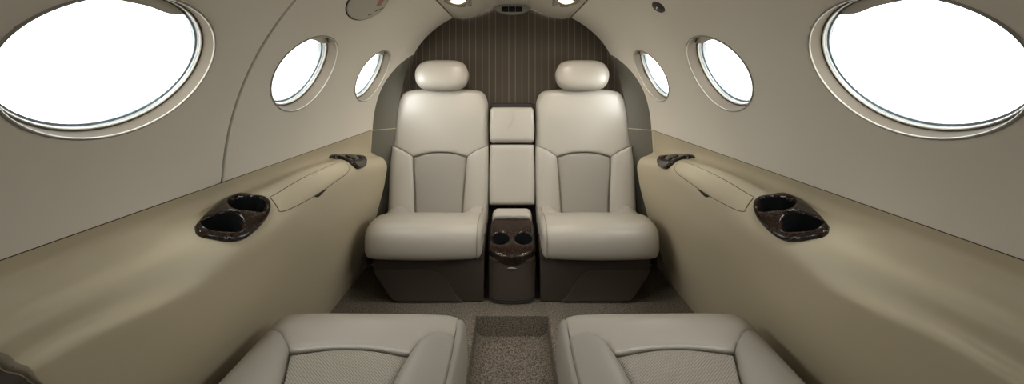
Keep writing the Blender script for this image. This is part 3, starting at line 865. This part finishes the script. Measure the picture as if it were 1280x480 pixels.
def console():
    root = thing('centre_console', (0, 1.88, 0), 'dark console with burl twin cup tray standing between the rear seats', 'console')
    HW = .0985
    # body
    sec = crv([(-HW, 2.05), (-HW, 1.80), (-HW + .008, 1.765), (-HW + .03, 1.750), (0, 1.742), (HW - .03, 1.750), (HW - .008, 1.765), (HW, 1.80), (HW, 2.05)], False, .01)
    def ztop(y): return np.interp(y, [1.74, 1.78, 1.95, 2.05], [.188, .200, .255, .275])
    G = []
    for q, inset in ((0, .004), (.02, .004), (.026, 0), (.55, 0), (.62, 0), (.985, 0), (1, .004)):
        G.append([(x * (1 - inset / HW), y + inset, .003 + (ztop(y) - .003) * q) for x, y in sec])
    for k, d in ((.95, .004), (.93, .08), (.2, .10)):
        G.append([(x * k, 1.90 + (y - 1.90) * k, ztop(y) - d) for x, y in sec])
    grid_mesh('console_body', np.array(G), M['brown'], root, autosmooth=40)
    # joints across the front, base lip
    for z in (.175, .020):
        c = sec + 0; pts = [(x * 1.004, y - .0006, z) for x, y in c if y < 1.83]
        tube('panel_joint' if z > .1 else 'base_lip', pts, .0014 if z > .1 else .0025, M['black'], root, seg=6)
    # front latch
    G = []
    for a in np.linspace(0, 1, 9):
        w = math.sin(a * math.pi)
        G.append([(-.025 + .05 * a, 1.7415 - .006 * w * math.cos(t), .152 + (.001 + .005 * w) * math.sin(t) + .003 * w) for t in np.linspace(0, 2 * math.pi, 10, endpoint=False)])
    grid_mesh('latch', np.array(G), M['chrome_dim'], root, closed_u=True, caps=True)
    # tray plane: local a = x, b = distance along the slope
    O = np.array([0, 1.736, .190]); D = np.array([0, .254, .082]); L = np.linalg.norm(D); D = D / L
    Nn = np.array([0, -D[2], D[1]])
    def f(a, b, h): return O + np.outer(a, [1, 0, 0]) + np.outer(b, D) + np.outer(h, Nn)
    def fc(a, b, h):      # tray bends down at the front
        P = f(a, b, h); P[:, 2] -= .05 * np.clip(.05 - b, 0, 1) ** 2 / .05; return P
    T = .101
    front = [(-T, .075), (-T + .001, .050), (-T + .012, .030), (-.065, .013), (-.035, .002), (0, -.003), (.035, .002), (.065, .013), (T - .012, .030), (T - .001, .050), (T, .075)]
    sides_r = [(T, .075), (T, .14), (T - .002, .210), (T - .014, .256)]
    backc = [(T - .014, .256), (.05, .262), (0, .263), (-.05, .262), (-T + .014, .256)]
    sides_l = [(-T + .014, .256), (-T + .002, .210), (-T, .14), (-T, .075)]
    def circ(cx, cy, r): return [(cx + r * math.cos(t), cy + r * 1.02 * math.sin(t)) for t in np.linspace(0, 2 * math.pi, 16, endpoint=False)]
    wells = [circ(-.0505, .112, .0405), circ(.0505, .112, .0405)]
    puff('cup_tray', [(front, .010), (sides_r, .010), (backc, .008), (sides_l, .010)], fc, M['burl'], root, sp=.010, height=.022, skirt=.032, holes=wells, hole_r=.005, hole_skirt=.01)
    for w in wells:
        C = crv(w, True, .006); top = fc(C[:, 0], C[:, 1], np.full(len(C), .0175)); cen = top.mean(0)
        rows = [cen + (top - cen) * k + np.array([0, .0, -.06 * q]) for q, k in ((0, 1), (.3, .97), (.8, .93), (.97, .9), (1, .8), (1, .01))]
        grid_mesh('cup_well', np.array(rows), M['well'], root, closed_u=True)
        tube('well_rim', fc(C[:, 0], C[:, 1], np.full(len(C), .0190)), .0016, M['burl'], root, closed=True, seg=8)
    # dark finger slots at the back edge and the nose of the tray
    s1 = [(-.028, .262), (-.022, .246), (0, .240), (.022, .246), (.028, .262)]
    puff('finger_slot', [(s1, .001), ([s1[-1], (0, .266), s1[0]], .001)], fc, M['slot'], root, sp=.008, height=.0245, skirt=.01)
    s2 = [(-.012, -.001), (0, .008), (.012, -.001)]
    puff('finger_slot', [(s2, .001), ([s2[-1], (0, -.009), s2[0]], .001)], fc, M['slot'], root, sp=.008, height=.0265, skirt=.012)
    # leather pad behind the tray
    pad = [([(-.090, .252), (.090, .252)], .012), ([(.090, .252), (.094, .29), (.086, .335)], .025), ([(.086, .335), (-.086, .335)], .03), ([(-.086, .335), (-.094, .29), (-.090, .252)], .025)]
    puff('leather_pad', pad, f, M['leather'], root, height=.040, skirt=.05, H=lambda a, b: -.20 * np.clip(b - .29, 0, 1))
M['chrome_dim'] = mat('dark_satin_metal', (.16, .14, .12), .3, .5, metal=.8)
console()

# ---------------------------------------------------------------- the two nearer seats, facing aft (only their cushions show)
def near_seat(S, label):
    """built for the left seat in real coordinates, mirrored by S"""
    s = -S
    root = thing('aft_facing_seat', (S * .37, .86, 0), label, 'seat', 'nearer aft facing seats')
    def f(a, b, h):
        # b is Y. the far edge rolls down
        yb = b; z = .336 - .10 * np.clip(b - 1.03, 0, 1) ** 1.6 * 4
        return np.column_stack([s * a, yb, z + h])
    Y0 = .50
    roll_far = [(-.602, 1.010), (-.604, 1.045), (-.596, 1.080), (-.570, 1.103), (-.50, 1.110), (-.37, 1.108), (-.25, 1.103), (-.185, 1.097), (-.155, 1.090), (-.138, 1.078)]
    seam_aisle = [(-.138, 1.078), (-.134, 1.03), (-.1345, .978)]
    boR = [(-.1345, .978), (-.180, .986), (-.208, .964), (-.224, .926)]
    arc = [(-.224, .926), (-.31, .943), (-.36, .947), (-.416, .946), (-.501, .935)]
    boL = [(-.501, .935), (-.530, .968), (-.556, .994), (-.590, 1.006), (-.602, 1.010)]
    Hr = lambda a, b: .010 * np.exp(-((b - 1.03) / .05) ** 2) + .0022 * np.sin((a + .23) * 150 + (b - 1) * 90) * np.exp(-(((a + .235) / .035) ** 2 + ((b - .965) / .028) ** 2)) + .0018 * np.sin((a + .5) * 160 - (b - 1) * 60) * np.exp(-(((a + .50) / .03) ** 2 + ((b - .97) / .03) ** 2))
    puff('front_roll', [(roll_far, .035), (seam_aisle, .008), (boR, .012), (arc, .016), (boL, .012)], f, M['leather_roll'], root, H=Hr, skirt=.05)
    insL = [(-.501, .935), (-.488, .90), (-.462, .829), (-.445, .72), (-.44, Y0)]
    insR = [(-.224, .926), (-.232, .88), (-.238, .829), (-.252, .72), (-.26, Y0)]
    puff('woven_insert', [(arc, .012), (insL, .012), ([(-.44, Y0), (-.26, Y0)], .01), (insR[::-1], .012)], f, M['weave'], root,
         H=lambda a, b: -.010 + .006 * np.cos(np.clip((a + .36) / .14, -1, 1) * 1.5), skirt=.03)
    Hb = lambda a, b: .010 * np.exp(-((a + .19) / .05) ** 2) + .010 * np.exp(-((a + .53) / .05) ** 2) + .004
    puff('bolster', [(boR, .012), (insR, .014), ([(-.26, Y0), (-.138, Y0)], .01), ([(-.138, Y0), (-.134, .8), (-.1345, .978)], .008)], f, M['leather'], root, H=Hb, skirt=.03)
    puff('bolster', [(boL, .012), ([(-.602, 1.010), (-.600, .92), (-.598, .829), (-.598, Y0)], .032), ([(-.598, Y0), (-.44, Y0)], .01), (insL[::-1], .014)], f, M['leather'], root, H=Hb, skirt=.06)
    seams(f, lambda a, b: np.full(len(a), .002), [(boR + arc[1:] + boL[1:4], .010), (insL, .010), (insR, .010)], root)
    # aisle-side leather border and its seam
    ys = np.concatenate([np.linspace(Y0, 1.03, 40), 1.03 + .056 * np.sin(np.linspace(.15, 1, 9) * math.pi / 2)])
    G = []
    for y in ys:
        t = max(0, (y - 1.03) / .056); k = math.sqrt(max(0, 1 - t * t * .999))
        top = .338 + .008 * math.exp(-((y - 1.03) / .05) ** 2) - .030 * (1 - k) - .10 * max(0, y - 1.03) ** 1.6 * 4
        ax = np.array([-.1340 - .004 * max(0, y - 1.0) / .08, -.124, -.1165, -.1115, -.1100, -.1120, -.118])
        zz = np.array([top - .004, top - .008, top - .022, .28, .245, .215, .19])
        ax = -.136 + (ax + .136) * (k * .9 + .1)
        G.append([(s * a, y, z) for a, z in zip(ax, zz)])
    grid_mesh('aisle_border', np.array(G), M['leather'], root)
    yy = np.linspace(Y0, 1.078, 50); c = np.interp(yy, [Y0, .8, .978, 1.03, 1.078], [-.138, -.134, -.1345, -.134, -.138])
    hz = np.full(50, -.0035) + Hr(c, yy) * .6
    tube('piping', f(c, yy, hz), .0020, M['seam_thread_shade'], root, seg=6)
    # underside and pedestal
    pl = [(s * -.585, .10), (s * -.150, .10), (s * -.130, .21), (s * -.130, .27), (s * -.592, .27)]
    prism('cushion_shell', [(s * -.592, .20), (s * -.128, .20), (s * -.132, .285), (s * -.588, .285)], 'y', Y0, 1.06, M['brown_dk'], root, bevel=.008)
    prism('seat_base', [(s * -.48, .004), (s * -.165, .004), (s * -.160, .205), (s * -.57, .205), (s * -.56, .12)], 'y', Y0, 1.00, M['brown'], root, bevel=.008)
M['leather_roll'] = mat('grey_beige_leather_roll', (.455, .408, .345), .33, .45, bump=((260, .18, .0008), (9, .22, .012)))
near_seat(-1, 'nearer left seat facing aft, its cushion with woven insert at the lower frame edge')
near_seat(1, 'nearer right seat facing aft, its cushion with woven insert at the lower frame edge')

# ---------------------------------------------------------------- ceiling fittings
def air_vent():
    root = thing('ceiling_vent', (0, YBACK - .02, 1.34), 'grey air vent with dark louvres at the top of the bulkhead', 'vent')
    def f(a, b, h): return np.column_stack([a, np.full(len(a), YBACK - .012) - h, 1.3325 + b])
    top = [(-.106, .010), (-.08, .022), (-.04, .0270), (0, .0275), (.04, .0270), (.08, .022), (.106, .010)]
    bot = [(.106, .010), (.085, -.008), (.05, -.022), (0, -.0275), (-.05, -.022), (-.085, -.008), (-.106, .010)]
    sl = [(-.056, .012), (-.050, .0155), (0, .0165), (.050, .0155), (.056, .012), (.056, -.010), (.050, -.0135), (0, -.0145), (-.050, -.0135), (-.056, -.010)]
    puff('bezel', [(top, .005), (bot, .005)], f, M['bezel'], root, sp=.008, height=.014, skirt=.03, holes=[sl], hole_r=.002, hole_skirt=.012, step=.004)
    f2 = lambda a, b, h: np.column_stack([a, np.full(len(a), YBACK - .018) - h, 1.3325 + b])
    puff('louvre_recess', [([(-.058, .018), (.058, .018)], .001), ([(.058, .018), (.058, -.016)], .001), ([(.058, -.016), (-.058, -.016)], .001), ([(-.058, -.016), (-.058, .018)], .001)], f2, M['slot'], root, sp=.02, skirt=.004)
    for x in (-.019, .019):
        prism('louvre_bar', [(x - .0012, 1.3185), (x + .0012, 1.3185), (x + .0012, 1.3485), (x - .0012, 1.3485)], 'y', YBACK - .030, YBACK - .018, M['bezel'], root, bevel=0)
    prism('louvre_bar', [(-.055, 1.3325), (.055, 1.3325), (.055, 1.3345), (-.055, 1.3345)], 'y', YBACK - .030, YBACK - .018, M['slot'], root, bevel=0)
air_vent()

def reading_or_fill_light(sd, label, y=1.815, tilt=24, cone=130, watts=9):
    x0, y0, z0 = sd * .236, y, 1.2868
    root = thing('reading_or_fill_light', (x0, y0, z0), label, 'lamp', 'ceiling reading lights')
    def ringp(rx, ry, z, n=40, ox=0, oy=0): return [(x0 + ox + rx * math.cos(t), y0 + oy + ry * math.sin(t), z0 + z + .20 * max(0, -(sd * (ox + rx * math.cos(t)))) ) for t in np.linspace(0, 2 * math.pi, n, endpoint=False)]
    grid_mesh('bezel', np.array([ringp(.062, .085, .004), ringp(.060, .083, -.003), ringp(.052, .072, -.007), ringp(.045, .062, -.005), ringp(.040, .055, .002)]), M['bezel'], root, closed_u=True)
    grid_mesh('reflector', np.array([ringp(.042, .057, .0), ringp(.036, .050, .002), ringp(.030, .042, .003)]), M['chrome'], root, closed_u=True)
    grid_mesh('lens', np.array([ringp(.034, .046, -.002), ringp(.026, .036, -.006), ringp(.014, .020, -.0085), ringp(.0005, .0005, -.009)]), M['lamp'], root, closed_u=True)
    prism('tilt_tab', [(x0 - .020, y0 + .076), (x0 + .020, y0 + .070), (x0 + .024, y0 + .090), (x0 - .010, y0 + .098)], 'z', z0 - .010, z0 + .004, M['bezel'], root, bevel=.003)
    prism('tilt_tab', [(x0 - sd * .030, y0 + .050), (x0 - sd * .052, y0 + .045), (x0 - sd * .052, y0 + .095), (x0 - sd * .044, y0 + .095)], 'z', z0 - .006, z0 + .014, M['bezel'], root, bevel=.002)
    l = bpy.data.lights.new('reading_or_fill_glow', 'SPOT'); l.energy = watts; l.color = (1, .90, .76); l.spot_size = math.radians(cone); l.spot_blend = 1; l.shadow_soft_size = .03
    o = bpy.data.objects.new('bulb', l); o.location = (x0, y0, z0 - .014); o.rotation_euler = (math.radians(tilt), 0, 0); COL.objects.link(o)
    o.parent = root; o.matrix_parent_inverse = Matrix.Translation(-Vector((x0, y0, z0)))
reading_or_fill_light(-1, 'glowing recessed reading light in the ceiling left of the vent')
reading_or_fill_light(1, 'glowing recessed reading light in the ceiling right of the vent')
# pair added over the nearer seats, unseen, to brighten the rear cabin
reading_or_fill_light(-1, 'added unseen fill light in the ceiling over the nearer left seat', 1.30, 38, 115, 12)
reading_or_fill_light(1, 'added unseen fill light in the ceiling over the nearer right seat', 1.30, 38, 115, 12)

def oval_cover():
    f = liner_map(-1); c = (.586, 1.352)
    o = f(np.array([c[0]]), np.array([c[1]]), np.zeros(1))[0]
    root = thing('oval_cover', o, 'oval cover plate with red and dark print on the upper left lining', 'cover')
    E = [(c[0] + .068 * math.cos(t), c[1] + .130 * math.sin(t)) for t in np.linspace(0, 2 * math.pi, 16, endpoint=False)]
    puff('cover_plate', [(E[:9], .006), (E[8:] + E[:1], .006)], f, M['plate'], root, sp=.012, height=.005, skirt=.006)
    C = crv(E, True, .006)
    tube('shadow_gap', f(C[:, 0], C[:, 1], np.full(len(C), .0004)), .0022, M['gap'], root, closed=True, seg=6)
    def stroke(nm, pts, w, m):
        P = np.array(pts, float); d = (P[1] - P[0]); d /= np.linalg.norm(d); q = np.array([-d[1], d[0]]) * w / 2
        quad = [tuple(P[0] - q), tuple(P[1] - q), tuple(P[1] + q), tuple(P[0] + q)]
        V = np.array(quad); pts3 = f(V[:, 0], V[:, 1], np.full(4, .0062)); lo = f(V[:, 0], V[:, 1], np.full(4, .0050))
        return list(pts3) + list(lo)
    # printed marks: a small red hatched block and a dark line of print, each one flat mark
    def marks(nm, L, m):
        V = []; Fc = []
        for p, w in L:
            k = len(V); V += stroke(nm, p, w, m); Fc += [(k, k + 1, k + 2, k + 3)] + [(k + i, k + (i + 1) % 4, k + 4 + (i + 1) % 4, k + 4 + i) for i in range(4)]
        link_mesh(nm, V, Fc, m, root, smooth=False)
    marks('red_print', [(((.600 + i * .0046, 1.398 - i * .004), (.604 + i * .0046, 1.428 - i * .004)), .0024) for i in range(6)], M['red'])
    dk = [(((.576 + i * .0038, 1.436 + i * .0042), (.580 + i * .0038, 1.4385 + i * .0042)), .0026) for i in range(7)]
    dk += [(((.553, 1.414), (.557, 1.417)), .0032), (((.556, 1.424), (.5595, 1.426)), .002), (((.5585, 1.431), (.562, 1.433)), .002)]
    marks('dark_print', dk, M['ink'])
oval_cover()

def dome():
    f = liner_map(1); c = (.573, 1.357)
    o = f(np.array([c[0]]), np.array([c[1]]), np.zeros(1))[0]
    root = thing('round_fitting', o, 'small round dark fitting on the upper right cabin lining', 'fitting')
    n = 32; t = np.linspace(0, 2 * math.pi, n, endpoint=False)
    R = lambda r, h: f(c[0] + .78 * r * np.cos(t), c[1] + 1.1 * r * np.sin(t), np.full(n, h))
    grid_mesh('fitting_ring', np.array([R(.030, -.001), R(.0295, .003), R(.026, .005), R(.023, .003)]), M['dk_grey'], root, closed_u=True)
    grid_mesh('fitting_face', np.array([R(.0235, .003), R(.018, .006), R(.010, .0075), R(.0004, .008)]), M['dk_grey'], root, closed_u=True)
    g = lambda a, b, h: f(a, b, h)
    puff('highlight_strip', [([(.577, 1.343), (.580, 1.346)], .0005), ([(.580, 1.346), (.574, 1.362)], .0005), ([(.574, 1.362), (.571, 1.359)], .0005), ([(.571, 1.359), (.577, 1.343)], .0005)], g, M['chrome'], root, sp=.004, height=.0095, skirt=.003, step=.003)  # chrome strip shaped as the highlight on the dark face
M['dk_grey'] = mat('dark_grey_plastic', (.035, .032, .026), .45, .5)
dome()
